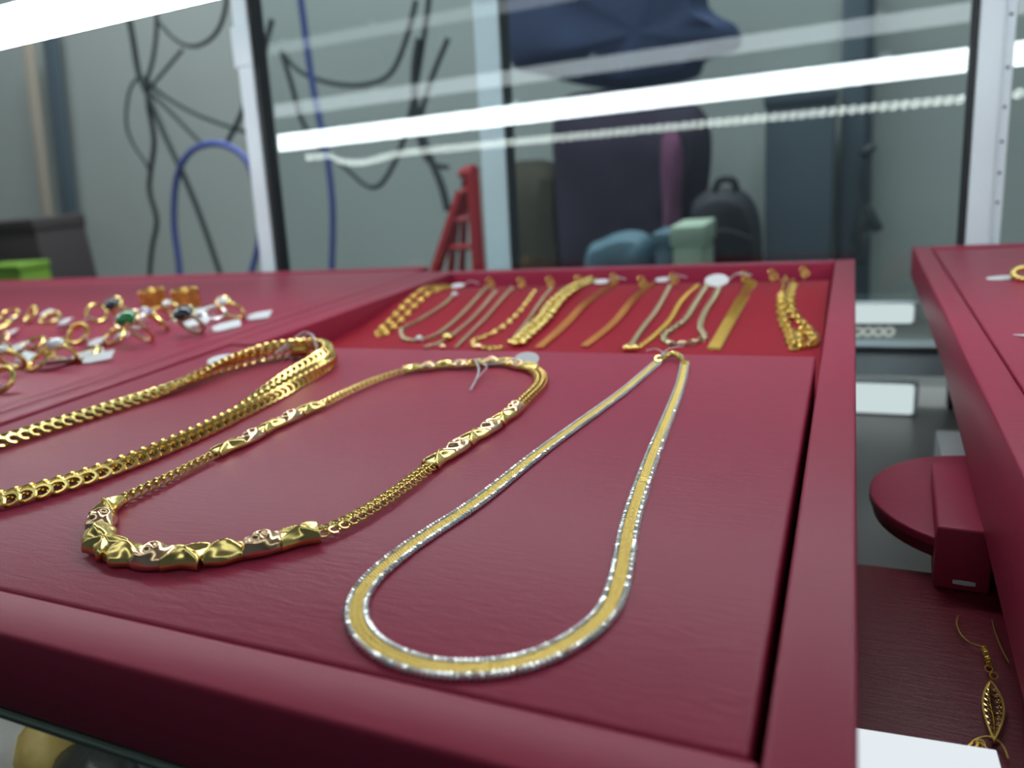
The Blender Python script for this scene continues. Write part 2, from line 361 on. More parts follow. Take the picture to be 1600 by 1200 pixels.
PAD = [(0.3520, -0.0200), (0.400, -0.0190), (0.415, -0.0177), (0.440, -0.0163), (0.463, -0.0145), (0.485, -0.0115), (0.505, -0.0082), (0.522, -0.0055), (0.535, -0.0044), (0.550, -0.0041), (0.562, -0.0044), (0.567, -0.0065), (0.5685, -0.0100)]
def zpad(y):
    if y <= PAD[0][0]: return PAD[0][1]
    for (a, za), (b, zb) in zip(PAD, PAD[1:]):
        if y <= b: return za + (zb - za) * (y - a) / (b - a)
    return PAD[-1][1]
def at_pad(px, py, dz=0.0):
    d = ray(px, py); lo, hi = 0.354 / d[1], 0.62 / d[1]
    p = lambda t: (d[0] * t, d[1] * t, H + d[2] * t)
    t = lo
    for i in range(900):
        t = lo + (hi - lo) * i / 900; q = p(t)
        if q[2] <= zpad(q[1]) + dz: break
    return Vector((q[0], q[1], zpad(q[1]) + dz))
pb = MB(); prof = PAD + [(0.5690, -0.0212), (0.3520, -0.0212)]
n = len(prof); xa, xb = -0.3365, XR - RW - 0.002
pb.add([(xa, y, z) for y, z in prof] + [(xb, y, z) for y, z in prof], [tuple(range(n)), tuple(range(n, 2 * n))[::-1]] + [(i, (i + 1) % n, n + (i + 1) % n, n + i) for i in range(n)])
mz(pb).build('bracelet_pad', M['bright'], mt)
# --- ring tray (left)
rt = thing('display_tray', 'burgundy tray on the left covered with rings and paper tags', 'tray', (0, 0, -0.0235))
XE = -0.376
mz(slab(XE - 0.014, XE, 0.02, 0.632, -0.0235, 0.0)).build('rim', M['rim'], rt, bevel=0.0012)
mz(slab(-1.10, XE - 0.0142, 0.650, 0.664, -0.0235, 0.0)).build('rim', M['rim'], rt, bevel=0.0012)
mz(slab(-1.10, XE - 0.0142, 0.02, 0.034, -0.0235, 0.0)).build('rim', M['rim'], rt, bevel=0.0012)
mz(slab(-1.114, -1.1002, 0.02, 0.664, -0.0235, 0.0)).build('rim', M['rim'], rt, bevel=0.0012)
mz(slab(-1.099, XE - 0.0175, 0.036, 0.6485, -0.0235, -0.0012)).build('ring_panel', M['red'], rt, bevel=0.0014)
# --- right tray (wedge side takes in its floor reflection)
gt = thing('display_tray', 'burgundy tray at the right edge with side wall deepened by its floor reflection', 'tray', (0, 0, -0.0235))
x0, x1 = 0.0456, 0.62
def wedge(xa, xb, ya, yb, zt):
    ys = [ya, 0.198, 0.241, 0.325, 0.436, yb]; zb = [-0.060, -0.053, -0.048, -0.0365, -0.026, -0.0235]
    ys = [max(ya, min(yb, y)) for y in ys]
    pr = [(y, z) for y, z in zip(ys, zb)] + [(yb, zt), (ya, zt)]; n = len(pr)
    return MB().add([(xa, y, z) for y, z in pr] + [(xb, y, z) for y, z in pr], [tuple(range(n)), tuple(range(n, 2 * n))[::-1]] + [(i, (i + 1) % n, n + (i + 1) % n, n + i) for i in range(n)])
mz(wedge(x0, x0 + 0.0125, 0.06, 0.683, 0.0)).build('rim', M['rim'], gt, bevel=0.0011)
mz(slab(x0 + 0.0127, x1, 0.671, 0.683, -0.0235, 0.0)).build('rim', M['rim'], gt, bevel=0.0011)
mz(slab(x0 + 0.0127, x1, 0.06, 0.072, -0.060, 0.0)).build('rim', M['rim'], gt, bevel=0.0011)
mz(slab(x0 + 0.0138, x1, 0.0735, 0.6695, -0.0230, -0.0012)).build('jewellery_panel', M['red'], gt, bevel=0.0014)

# ================================================================ CHAIN PARTS
CAMP = Vector((0, 0, H))
def place_links(parent, items, name='chain_link', limit=300, matkey='gold'):
    """items: list of (mesh_builder_fn_key, matrix); nearest get their own object, the rest one stuff part"""
    items.sort(key=lambda it: (it[1].translation - CAMP).length)
    for me, mx, mb in items[:limit]: link(name, me, parent, None, mx)
    if items[limit:]:
        r = MB()
        for me, mx, mb in items[limit:]: r.add(mb.v, mb.f, mx)
        o = r.build(name, M[matkey], parent); o['kind'] = 'stuff'

# ---------------------------------------------------------------- necklace A: flat two-tone herringbone
px3 = [(1030, 564), (1004, 586), (974, 612), (911, 658), (853, 699), (790, 750), (732, 795), (664, 837), (606, 880), (568, 918), (554, 958), (572, 998), (618, 1027), (674, 1043), (732, 1046), (800, 1040), (862, 1020), (911, 991), (949, 957), (966, 916), (976, 868), (983, 820), (1003, 757), (1024, 699), (1046, 646), (1065, 597), (1070, 568)]
ZP = -0.0012
P3 = Path([at(x, y, ZP + 0.0008) for x, y in px3], sm=60)
nk = thing('herringbone_necklace', 'flat two-tone necklace, satin gold centre with sparkling silver edges, nearest the tray corner', 'necklace', (0, 0, 0))
def w3(d):
    t = abs(d / P3.len - 0.5) * 2; return 0.00275 - 0.0007 * max(0, min(1, (t - 0.25) / 0.6))
ns = int(P3.len / 0.00045); vs = []; fs = []
for i in range(ns + 1):
    d = P3.len * i / ns; f = P3.frame(d); w = w3(d) * 0.56; hgt = 0.00016 * (i % 2)
    row = [(-w, -0.0005), (-w, 0.00025 + hgt), (-w * 0.5, 0.00035 + 0.00016 - hgt), (0, 0.0003 + hgt), (w * 0.5, 0.00035 + 0.00016 - hgt), (w, 0.00025 + hgt), (w, -0.0005)]
    vs += [f @ Vector((0, a, b)) for a, b in row]
for i in range(ns):
    for k in range(6): fs.append((i * 7 + k, i * 7 + k + 1, (i + 1) * 7 + k + 1, (i + 1) * 7 + k))
    fs.append((i * 7 + 6, i * 7, (i + 1) * 7, (i + 1) * 7 + 6))
fs += [tuple(range(7)), tuple(ns * 7 + k for k in range(7))]
gb = MB().add(vs, fs).mesh('gold_band', M['goldsatin'], smooth=False); link('gold_band', gb, nk)
for sgn in (-1, 1):
    mb = MB(); nbd = int(P3.len / 0.00115)
    for i in range(nbd):
        d = (i + 0.5) * P3.len / nbd; w = w3(d); tw = random.uniform(-0.22, 0.22)
        f = P3.frame(d) @ T_((0, sgn * w * 0.76, 0.00022)) @ Rz(sgn * 0.5) @ Ry(random.uniform(-0.25, 0.25)) @ Rx(tw)
        a, b, c = 0.00058, w * 0.27, 0.00048
        mb.add([(-a, -b, -c), (a, -b, -c), (a, b, -c), (-a, b, -c), (-a * .45, -b * .6, c), (a * .45, -b * .6, c), (a * .45, b * .6, c), (-a * .45, b * .6, c)],
               [(0, 3, 2, 1), (4, 5, 6, 7), (0, 1, 5, 4), (1, 2, 6, 5), (2, 3, 7, 6), (3, 0, 4, 7)], f)
    o = mb.build('silver_edge', M['silver'], nk, smooth=False, label='faceted bright silver edge'); o['kind'] = 'stuff'
for d in (0.0, P3.len):
    f = P3.frame(d); s = 1 if d == 0 else -1
    MB().box((-0.0022, -0.0022, -0.0007), (0.0022, 0.0022, 0.0010), f).build('end_cap', M['gold'], nk, bevel=0.0005, label='polished gold end cap')
ca, cb_ = at(1034, 562, 0.0008), at(1068, 566, 0.0008)
cp = catmull([ca, at(1040, 556, 0.0012), at(1052, 553, 0.0014), at(1063, 557, 0.0012), cb_], sub=6)
MB().tube(cp, [0.0009 + 0.0005 * math.sin(math.pi * i / (len(cp) - 1)) for i in range(len(cp))], 8).build('clasp', M['gold'], nk, label='shiny curved gold clasp')
MB().torus(0.0018, 0.0018, 0.0004, 14, 6, T_(at(1030, 560, 0.0012)) @ Rx(0.5)).build('jump_ring', M['gold'], nk)
MB().tube(catmull([at(1010, 548, 0.001), at(1025, 545, 0.002), at(1038, 553, 0.0025), at(1030, 558, 0.0030), at(1045, 545, 0.003), at(1068, 541, 0.001)], sub=8), 0.00035, 6).build('thread', M['thread'], nk, label='thin pale knotted thread')

# ---------------------------------------------------------------- necklace B: fancy link necklace
def ornament(kind):
    """unit link: x in [-.5,.5], y in [-.5,.5], top height ~.35"""
    nu, nv = 26, 22; vs = []; fs = []
    for i in range(nu + 1):
        u = i / nu * 2 - 1
        for j in range(nv + 1):
            v = j / nv * 2 - 1
            if kind == 'cross':
                hw = 0.72 + 0.28 * abs(u) ** 1.3
                base = 0.34 * math.sqrt(max(0, 1 - abs(v) ** 2.4)) * (1 - 0.25 * u * u)
                da = math.sqrt((v * hw - u * 0.85) ** 2 + 0.002); db = math.sqrt((v * hw + u * 0.85) ** 2 + 0.002)
                rdg = max(math.exp(-(da / 0.24) ** 2), 0.85 * math.exp(-(db / 0.24) ** 2)); g = 0.5 + 0.5 * math.cos(da * 26) if da < 0.36 else 0.5
                z = base * 0.72 + 0.20 * rdg * (1 - abs(v) ** 6) * (0.75 + 0.25 * g)
            elif kind == 'leaf':
                hw = 0.86 + 0.14 * math.cos(u * math.pi)
                base = 0.36 * math.sqrt(max(0, 1 - abs(v) ** 2.2)) * (1 - 0.55 * abs(u) ** 3)
                sw = math.sin(4.2 * (v + 0.7 * math.sqrt(u * u + 0.03)) + 0.6)
                z = base * (0.86 + 0.24 * sw) + 0.06 * math.exp(-((v - 0.1) / 0.12) ** 2) * (1 - u * u)
            else:  # puffed rose link with a raised curl
                hw = 0.80 + 0.20 * (1 - u * u)
                base = 0.42 * math.sqrt(max(0, 1 - abs(v) ** 2.2)) * (1 - 0.5 * u ** 4)
                r = math.hypot(u * 1.1 - 0.1, v + 0.05); a = math.atan2(v, u)
                z = base * 0.88 + 0.085 * math.sin(r * 8 + a) * (1 - abs(v) ** 4) * (1 - u ** 4)
            vs.append((u * 0.5, v * hw * 0.5, z + 0.02))
    for i in range(nu):
        for j in range(nv):
            a = i * (nv + 1) + j; fs.append((a, a + nv + 1, a + nv + 2, a + 1))
    o = len(vs)   # flat underside
    ring = [i * (nv + 1) for i in range(nu + 1)] + [nu * (nv + 1) + j for j in range(1, nv + 1)] + [i * (nv + 1) + nv for i in range(nu - 1, -1, -1)] + [j for j in range(nv - 1, 0, -1)]
    for k in ring: vs.append((vs[k][0], vs[k][1], -0.12))
    for k in range(len(ring)):
        k2 = (k + 1) % len(ring); fs.append((ring[k], ring[k2], o + k2, o + k))
    fs.append(tuple(o + k for k in range(len(ring))))
    return MB().add(vs, fs)
ORN = {k: ornament(k).mesh('ornament_' + k, M[m]) for k, m in (('cross', 'gold'), ('leaf', 'gold'), ('puff', 'rose'))}
for me in ORN.values():
    me.shade_smooth(); me.set_sharp_from_angle(angle=math.radians(120))
px2 = [(740, 570), (690, 572), (635, 579), (590, 592), (540, 613), (500, 633), (440, 659), (380, 690), (330, 712), (270, 742), (215, 768), (176, 788), (158, 815), (158, 846), (190, 864), (245, 871), (310, 871), (370, 861), (430, 848), (485, 836), (530, 820), (580, 793), (630, 760), (680, 722), (730, 690), (785, 655), (822, 622), (845, 597), (838, 579), (802, 569), (768, 566)]
P2 = Path([at(x, y, ZP + 0.0018) for x, y in px2], closed=True, sm=12)
nb2 = thing('fancy_link_necklace', 'gold necklace of crossed and puffed ornamental links joined by woven chain, middle of the tray', 'necklace')
nd = lambda x, y: P2.near(at(x, y, ZP + 0.0016))
def wrap(a, b):
    return (a, b if b > a else b + P2.len)
segs = [(nd(176, 786), nd(498, 832), 'big', 10), (nd(500, 633), nd(335, 710), 'mid', 5), (nd(665, 726), nd(812, 634), 'mid', 6), (nd(832, 578), nd(632, 579), 'mid', 9)]
segs = [tuple(sorted(s[:2])) + s[2:] if not (s[0] > P2.len * 0.8 and s[1] < P2.len * 0.2) else (s[0], s[1] + P2.len) + s[2:] for s in segs]
seq = ['cross', 'puff', 'leaf', 'cross', 'leaf', 'puff', 'cross', 'leaf', 'puff', 'cross']
covered = []
for (a, b, kind, cnt) in segs:
    covered.append((a, b))
    for i in range(cnt):
        L = (b - a) / cnt; d = a + (i + 0.5) * L
        t = (i + 0.5) / cnt
        wd = (0.0078 + 0.0026 * math.sin(math.pi * t)) if kind == 'big' else 0.0072
        k = seq[i % 10] if kind == 'big' else ('cross', 'puff')[i % 2]
        f = P2.frame(d) @ Sc(L * 1.04, wd, 0.0086 if kind == 'big' else 0.0066)
        f = f @ (Rz(math.pi) if i % 3 == 2 else Matrix())
        o = link('ornamental_link', ORN[k], nb2, 'puffed rose gold link' if k == 'puff' else None, f)
l2b = MB().torus(0.00168, 0.00114, 0.00036, 12, 6); l2 = l2b.mesh('chain_link', M['gold'])
items = []; pitch = 0.0030; d = 0
while d < P2.len:
    if not any(a + 0.0003 < d < b - 0.0003 or a + 0.0003 < d + P2.len < b - 0.0003 for a, b in covered):
        for r in (-1, 0, 1):
            f = P2.frame(d + (pitch / 2 if r == 0 else 0)) @ T_((0, r * 0.00205, 0.0002 if r else 0.0007)) @ Rx(-r * 0.5) @ Ry(0.28)
            items.append((l2, f, l2b))
    d += pitch
print('necklace2 links', len(items), 'len', P2.len)
place_links(nb2, items)
# clasp, tag, thread
cl = at(742, 566, 0.0025)
MB().torus(0.0022, 0.0013, 0.0005, 14, 6, T_(cl) @ Rz(0.3) @ Rx(0.9)).build('clasp', M['gold2'], nb2)
MB().tube(catmull([at(742, 562, 0.004), at(748, 576, 0.003), at(745, 590, 0.001), at(735, 610, ZP + 0.0006)], sub=8), 0.00055, 6).build('thread', M['thread'], nb2, label='grey-white tied thread')
MB().tube(catmull([at(742, 562, 0.004), at(760, 572, 0.004), at(752, 584, 0.002), at(742, 595, 0.001)], sub=8), 0.0004, 6).build('thread', M['thread'], nb2, label='grey-white tied thread')
MB().tube(catmull([at(755, 570, 0.004), at(780, 568, 0.005), at(800, 561, 0.004), at(812, 558, 0.003)], sub=8), 0.00035, 6).build('thread', M['thread'], nb2, label='grey-white tied thread')
def oval_tag(c, rx, ry, rz, tilt, parent, name='price_tag', m='paper'):
    poly = [(rx * math.cos(a), ry * math.sin(a)) for a in [2 * math.pi * i / 20 for i in range(20)]]
    return MB().prism(poly, -0.00015, 0.00015, T_(c) @ Rz(rz) @ Rx(tilt)).build(name, M[m], parent, label='small white paper tag')
oval_tag(at(823, 561, 0.0035), 0.0062, 0.0040, 0.1, 0.75, nb2)

# ---------------------------------------------------------------- necklace C: heavy chain, left
px1 = [(-330, 800), (-190, 742), (-90, 715), (0, 690), (90, 662), (187, 632), (285, 602), (345, 580), (412, 562), (470, 553), (508, 554), (519, 562), (506, 576), (455, 602), (375, 643), (300, 679), (225, 711), (150, 739), (75, 762), (0, 781), (-100, 805), (-230, 835), (-340, 838)]
P1 = Path([at(x, y, ZP + 0.0022) for x, y in px1], closed=True, sm=8)
nk1 = thing('heavy_chain_necklace', 'thick gold chain of rounded links, leftmost on the tray, far bend standing on edge', 'necklace')
big_b = MB().torus(0.0030, 0.0022, 0.00082, 14, 6); bigl = big_b.mesh('chain_link', M['gold'])
mid_b = MB().torus(0.0016, 0.0018, 0.00078, 12, 6); midl = mid_b.mesh('chain_link', M['gold'])
items = []; d = 0; dt = P1.near(at(519, 562, ZP + 0.0022))
while d < P1.len:
    x = abs(d - dt + 0.018); roll = -1.25 * max(0, min(1, (0.105 - x) / 0.075)); lift = 0.0042 * abs(math.sin(roll))
    base = T_((0, 0, lift)) @ P1.frame(d, roll)
    for r in (-1, 1): items.append((bigl, base @ T_((0, r * 0.0034, 0.0003)) @ Rx(-r * 0.65) @ Ry(0.34) @ Rz(-r * 0.35), big_b))
    for q in (0.0011, 0.0033): items.append((midl, T_((0, 0, lift)) @ P1.frame(d + q, roll) @ T_((0, 0, 0.0006)) @ Ry(0.45), mid_b))
    d += 0.0045
print('necklace1 links', len(items)); place_links(nk1, items)
MB().tube(catmull([at(430, 552, 0.005), at(458, 530, 0.010), at(478, 518, 0.013), at(492, 532, 0.010), at(494, 552, 0.005)], sub=8), 0.0004, 6).build('thread', M['thread'], nk1, label='clear looped tag string')
MB().tube(catmull([at(440, 550, 0.005), at(470, 528, 0.010), at(488, 522, 0.011), at(497, 545, 0.006)], sub=8), 0.0003, 6).build('thread', M['thread'], nk1, label='clear looped tag string')
oval_tag(at(350, 562, 0.002), 0.010, 0.005, 0.3, 0.4, nk1)
MB().tube([P1.frame(P1.near(at(480, 553, ZP))) @ Vector((-0.004, 0, 0.002)), P1.frame(P1.near(at(480, 553, ZP))) @ Vector((0.004, 0, 0.002))], 0.0028, 12).build('clasp', M['gold2'], nk1)

# ================================================================ BRACELETS
def bracelet(name, label, pxs, style, m, w=0.0022, gem=None, clasp=True):
    pts = [at_pad(x, y, 0.0011) for x, y in pxs]; P = Path(pts, sm=3)
    t = thing(name, label, 'bracelet', (0, 0, 0), 0, 'bracelets on the red pad'); mb = MB()
    if style in ('rope', 'fine'):
        r = w / 2; N = max(8, int(P.len / (w * 0.5)))
        for i in range(N):
            f = P.frame(P.len * i / N) @ Rx(0.9 * i) @ Ry(0.5); mb.torus(w * 0.42, w * 0.42, w * 0.16, 8, 5, f)
    elif style == 'curb':
        N = max(8, int(P.len / (w * 0.85)))
        for i in range(N): mb.torus(w * 0.6, w * 0.42, w * 0.15, 10, 5, P.frame(P.len * i / N) @ Rx(0.5 if i % 2 else -0.5) @ Rz(0.3))
    elif style == 'multi':
        for s in (-1, 0, 1):
            N = max(8, int(P.len / 0.0016))
            for i in range(N): mb.torus(0.0010, 0.0007, 0.00035, 8, 5, P.frame(P.len * i / N) @ T_((0, s * w * 0.32, 0)) @ Rx(0.7 if i % 2 else -0.7))
    elif style == 'mesh':
        N = max(8, int(P.len / 0.0024))
        for i in range(N):
            for s in (-1.5, -0.5, 0.5, 1.5): mb.torus(0.0015, 0.0011, 0.0004, 10, 5, P.frame(P.len * (i + (0.5 if s in (-0.5, 1.5) else 0)) / N) @ T_((0, s * w * 0.25, 0)) @ Ry(0.3))
    elif style == 'chunky':
        N = max(8, int(P.len / 0.0052))
        for i in range(N): mb.torus(0.0034, 0.0026, 0.0009, 14, 6, P.frame(P.len * i / N) @ Rx(0.2 if i % 2 else 1.35) @ Rz(0.2))
    if style != 'nugget': mb.build('chain', M[m], t)
    else:
        N = int(P.len / 0.0085)
        for i in range(N):
            f = P.frame(P.len * (i + 0.5) / N); fl_ = MB()
            for k in range(5):
                a = k * 2 * math.pi / 5 + i; fl_.ell((0.0036 * math.cos(a), 0.0044 * math.sin(a), 0.0016), (0.0026, 0.0026, 0.0020), f, 10, 6)
            fl_.ell((0, 0, 0.0038), (0.0020, 0.0020, 0.0018), f, 10, 6); fl_.build('flower_link', M[m], t)
    if gem:
        for (gx, gy, gm, gr) in gem: MB().ell(at_pad(gx, gy, 0.002), (gr, gr, gr * 0.8)).build('stone', M[gm], t)
    if clasp:
        e = P.frame(0 if pts[0].y > pts[-1].y else P.len); MB().torus(0.0024, 0.0018, 0.0005, 12, 6, e @ Rx(0.9)).build('clasp', M[m], t)
    return t
bracelet('rope_bracelet', 'doubled yellow gold rope bracelet, leftmost on the red pad', [(700, 447), (662, 452), (632, 477), (607, 504), (590, 520), (600, 522), (627, 500), (652, 474), (675, 456), (706, 449)], 'rope', 'gold2', 0.0042)
bracelet('charm_bracelet', 'greyish bracelet curling back like a hook, with small bright stones, second from left', [(708, 462), (690, 478), (655, 500), (628, 514), (632, 529), (655, 532), (682, 523), (700, 510), (722, 490), (750, 460), (760, 449)], 'curb', 'dullsilver', 0.0032, gem=[(655, 529, 'g_white', 0.0028), (710, 460, 'g_white', 0.0028)])
bracelet('thin_bracelet', 'thin bracelet with a bright flat gold bar near its lower end', [(665, 543), (686, 536), (710, 521), (735, 500), (756, 478), (774, 455)], 'curb', 'dullsilver', 0.0028, gem=[(700, 527, 'gold', 0.0040), (692, 542, 'rose', 0.0025)])
bracelet('thin_bracelet', 'slender dull bracelet between the gold bar one and the smooth gold curve', [(713, 542), (735, 520), (760, 495), (783, 468), (800, 450)], 'curb', 'dullsilver', 0.0026)
bracelet('curved_bracelet', 'smooth gold bracelet bending into a foot along the pad front', [(835, 455), (820, 477), (797, 502), (767, 522), (740, 533), (746, 543), (790, 544)], 'rope', 'gold', 0.0032, gem=[(748, 542, 'rose', 0.003)])
bracelet('thin_bracelet', 'slender dull bracelet directly left of the gold flower bracelet', [(862, 450), (842, 475), (822, 505), (803, 528)], 'curb', 'dullsilver', 0.0026)
bracelet('flower_bracelet', 'widest bracelet, chunky yellow gold flower links across the red pad', [(925, 441), (892, 455), (867, 477), (850, 500), (830, 519), (806, 541)], 'nugget', 'gold', 0.012, clasp=False)
bracelet('flat_bracelet', 'flat reddish gold multi-strand bracelet right of the flower one', [(958, 445), (917, 472), (890, 500), (867, 522), (842, 543)], 'multi', 'orange_gold', 0.0062)
bracelet('double_bracelet', 'reddish gold bracelet of close parallel strands in the middle of the pad', [(1018, 444), (990, 467), (963, 500), (938, 522), (912, 541)], 'multi', 'orange_gold', 0.0058)
bracelet('curb_bracelet', 'dull gold curb bracelet running down to a bright bar at the pad front', [(1047, 447), (1027, 483), (1005, 512), (984, 543)], 'curb', 'dullsilver', 0.0036, gem=[(980, 544, 'gold', 0.003), (992, 544, 'gold', 0.003)])
bracelet('curb_bracelet', 'yellow gold curb bracelet just left of the silver hooked one', [(1090, 446), (1065, 470), (1047, 500), (1020, 527), (998, 544)], 'curb', 'gold2', 0.0036)
bracelet('silver_bracelet', 'grey silver bracelet looping down and back under the white tag', [(1104, 447), (1085, 477), (1070, 500), (1042, 520), (1038, 531), (1052, 538), (1080, 536), (1101, 527), (1094, 512), (1102, 487), (1118, 462), (1125, 447)], 'curb', 'dullsilver', 0.0042)
bracelet('mesh_bracelet', 'broad straight gold mesh bracelet right of the white tag', [(1174, 441), (1152, 480), (1131, 517), (1115, 545)], 'mesh', 'gold2', 0.0068)
bracelet('chunky_bracelet', 'chunky gold link bracelet hanging in two arms, rightmost on the pad', [(1226, 437), (1221, 462), (1223, 497), (1232, 517), (1240, 541), (1252, 543), (1248, 530), (1257, 515), (1272, 530), (1266, 541), (1272, 528), (1257, 508), (1238, 487), (1235, 462), (1241, 440)], 'chunky', 'gold2', 0.005)
# pins at the back of the pad that hold the bracelets
desc = ['behind the thin left bracelets', 'above the smooth gold curve', 'left of the flower bracelet', 'at the top of the flower bracelet', 'behind the flat reddish bracelet', 'behind the middle strands', 'above the dull curb bracelet', 'right beside the white oval tag', 'left of the chunky bracelet', 'rightmost, over the chunky bracelet']
for (x, y), ds in zip([(767, 441), (815, 441), (860, 440), (905, 438), (960, 435), (1003, 440), (1053, 435), (1163, 433), (1207, 430), (1256, 425)], desc):
    b = at_pad(x, y + 10, 0.0); t = thing('bracelet_hook', 'tiny gold hook standing in the pad, ' + ds, 'hook', b, 0, 'gold hooks along the back of the pad')
    MB().tube(catmull([(0, 0, -0.001), (0, 0.001, 0.004), (0.0015, 0.001, 0.0072), (-0.0015, -0.001, 0.0085), (-0.0022, -0.002, 0.006)], sub=6), 0.0007, 6).build('hook_wire', M['gold2'], t)
    MB().torus(0.0026, 0.0020, 0.0006, 12, 6, T_((0.001, -0.001, 0.0035)) @ Rx(1.2) @ Rz(0.4)).build('end_ring', M['gold2'], t)
t = thing('price_tag', 'white oval paper tag at the back of the bracelet pad', 'tag', at_pad(1120, 438, 0.004))
MB().prism([(0.0085 * math.cos(a * 0.314), 0.0050 * math.sin(a * 0.314)) for a in range(20)], -0.0002, 0.0002, Rx(0.9)).build('tag_card', M['paper'], t)
MB().tube(catmull([(0.008, 0.001, 0), (0.014, 0.002, 0.004), (0.024, 0.001, 0.003)], sub=6), 0.0005, 6).build('thread', M['thread'], t)
for (x, y, lb_) in ((940, 440, 'small white tag twisted at the top of the flower bracelet'), (716, 446, 'small pale tag at the top of the hooked bracelet'), (1035, 437, 'crumpled pale tag behind the dull curb bracelet')):
    t = thing('price_tag', lb_, 'tag', at_pad(x, y, 0.003))
    MB().prism([(0.006 * math.cos(a * 0.314), 0.0022 * math.sin(a * 0.314)) for a in range(20)], -0.0002, 0.0002, Rz(0.4) @ Rx(0.7)).build('tag_card', M['paper'], t)
    MB().tube(catmull([(0.005, 0.0, 0), (0.011, 0.002, 0.003), (0.019, 0.001, 0.001)], sub=6), 0.0004, 6).build('thread', M['thread'], t)

# ================================================================ RINGS
def ring(name, label, x, y, kind, m='gold', stone=None, r=0.0074, rz=0.0, tilt=0.5, tg=None, sr=0.0042):
    c = at(x, y + 6, ZP); t = thing(name, label, 'ring', c, rz, 'rings laid out on the left tray')
    A = T_((0, 0, r * math.sin(tilt) + 0.0012)) @ Rx(tilt)
    mb = MB(); mb.torus(r, r, 0.0014, 26, 8, A)
    mb.build('band', M[m], t)
    top = A @ Vector((0, r, 0)) if tilt > 0 else A @ Vector((0, -r, 0))
    if kind == 'ornate':
        q = MB()
        for k in range(-3, 4):
            a = math.pi / 2 + k * 0.26; q.ell((r * math.cos(a), r * math.sin(a), 0), (0.0017, 0.0017, 0.0024), A, 8, 6)
        q.build('ornament', M[m], t)
    if stone:
        B = A @ T_((0, r + 0.0012, 0)) @ Rx(-math.pi / 2)
        MB().torus(sr, sr * 0.8, 0.0009, 18, 6, B).build('bezel', M[m], t)
        MB().ell((0, 0, 0.0004), (sr * 0.95, sr * 0.76, sr * 0.5), B, 16, 8).build('stone', M[stone], t)
        for k in range(4):
            a = math.pi / 4 + k * math.pi / 2; MB().ell((sr * math.cos(a), sr * 0.8 * math.sin(a), 0.001), (0.0008, 0.0008, 0.0014), B, 6, 5).build('prong', M[m], t)
    if tg:
        dx, dy = tg; p0 = Vector((0, 0, 0.0025)); p1 = Vector((dx * 0.5, dy * 0.5, 0.006)); p2 = Vector((dx, dy, 0.0022))
        MB().tube(catmull([p0, p1, p2], sub=6), 0.0004, 6).build('thread', M['thread'], t)
        an = math.atan2(dy, dx)
        MB().prism([(0.0, -0.0026), (0.005, -0.0042), (0.019, -0.0042), (0.019, 0.0042), (0.005, 0.0042), (0.0, 0.0026)], -0.0002, 0.0002, T_(p2) @ Rz(an) @ Rx(0.45) @ Ry(-0.12)).build('price_tag', M['paper'], t, label='folded white paper tag')
    return t
ring('gold_ring', 'plain gold ring at the far left back of the ring tray', 18, 494, 'plain', tg=(0.008, -0.012), rz=0.5)
ring('gold_ring', 'gold ring with the brightest highlight at the left back', 52, 499, 'ornate', rz=-0.3, tilt=0.9, tg=(-0.012, 0.012))
ring('gold_ring', 'gold ring with flat ornament right of the brightest one', 81, 499, 'ornate', rz=0.4, tilt=0.4, tg=(0.014, -0.010))
ring('gold_ring', 'small gold ring cut by the left edge of the picture', 5, 516, 'ornate', rz=-0.6, tg=(0.012, 0.004))
ring('gold_ring', 'narrow upright gold ring left of the black and white stone', 155, 498, 'plain', rz=1.0, tilt=1.1, tg=(-0.014, -0.010))
ring('stone_ring', 'gold ring with large dark stone catching a white gleam', 193, 495, 'plain', stone='g_black', rz=0.1, tilt=2.30, sr=0.0085, r=0.0085)
ring('silver_ring', 'silver ring just right of the large dark stone', 220, 498, 'ornate', m='silver', rz=-0.4, tilt=0.6, tg=(0.010, -0.006))
ring('gold_ring', 'ribbed gold ring alone in the middle of the tagged rings', 126, 531, 'ornate', m='gold2', rz=0.2, tilt=0.9, tg=(0.014, -0.006))
ring('gold_ring', 'ornate gold ring touching the green stone ring', 181, 531, 'ornate', rz=0.1, tilt=0.5, tg=(-0.008, 0.012))
ring('stone_ring', 'large gold ring with a bright green oval stone', 222, 532, 'plain', m='rose', stone='g_green', rz=-0.1, tilt=2.15, sr=0.0098, r=0.0100)
ring('stone_ring', 'ring with pale purple stones above the green stone ring', 216, 512, 'ornate', m='silver', stone='g_purple', rz=0.4, tilt=2.30)
ring('stone_ring', 'gold ring with purple stones right of the green stone ring', 253, 512, 'ornate', stone='g_purple', rz=-0.5, tilt=2.15, sr=0.0048, tg=(0.004, 0.014))
ring('stone_ring', 'gold ring with white stone in front of the wide bands', 272, 488, 'ornate', stone='g_white', rz=0.4, tilt=2.45, tg=(0.016, -0.004))
ring('stone_ring', 'ring with round black stone and white gleam near the tray edge', 303, 518, 'plain', stone='g_black', m='dullsilver', rz=0.1, tilt=2.15, sr=0.0088, r=0.0085, tg=(0.010, 0.008))
ring('stone_ring', 'gold ring with pearl and silver trim, rightmost on the ring tray', 365, 496, 'ornate', stone='g_white', rz=0.1, tilt=2.30, sr=0.0055, r=0.0095, tg=(0.012, 0.002))
ring('silver_ring', 'silver openwork ring next to the rightmost pearl ring', 338, 493, 'ornate', m='silver', rz=0.9, tilt=0.5, tg=(-0.010, 0.010))
ring('stone_ring', 'gold ring with bright square stone at the front left of the ring tray', 24, 574, 'ornate', stone='g_white', rz=0.3, tilt=2.15, sr=0.0045, tg=(-0.006, 0.014))
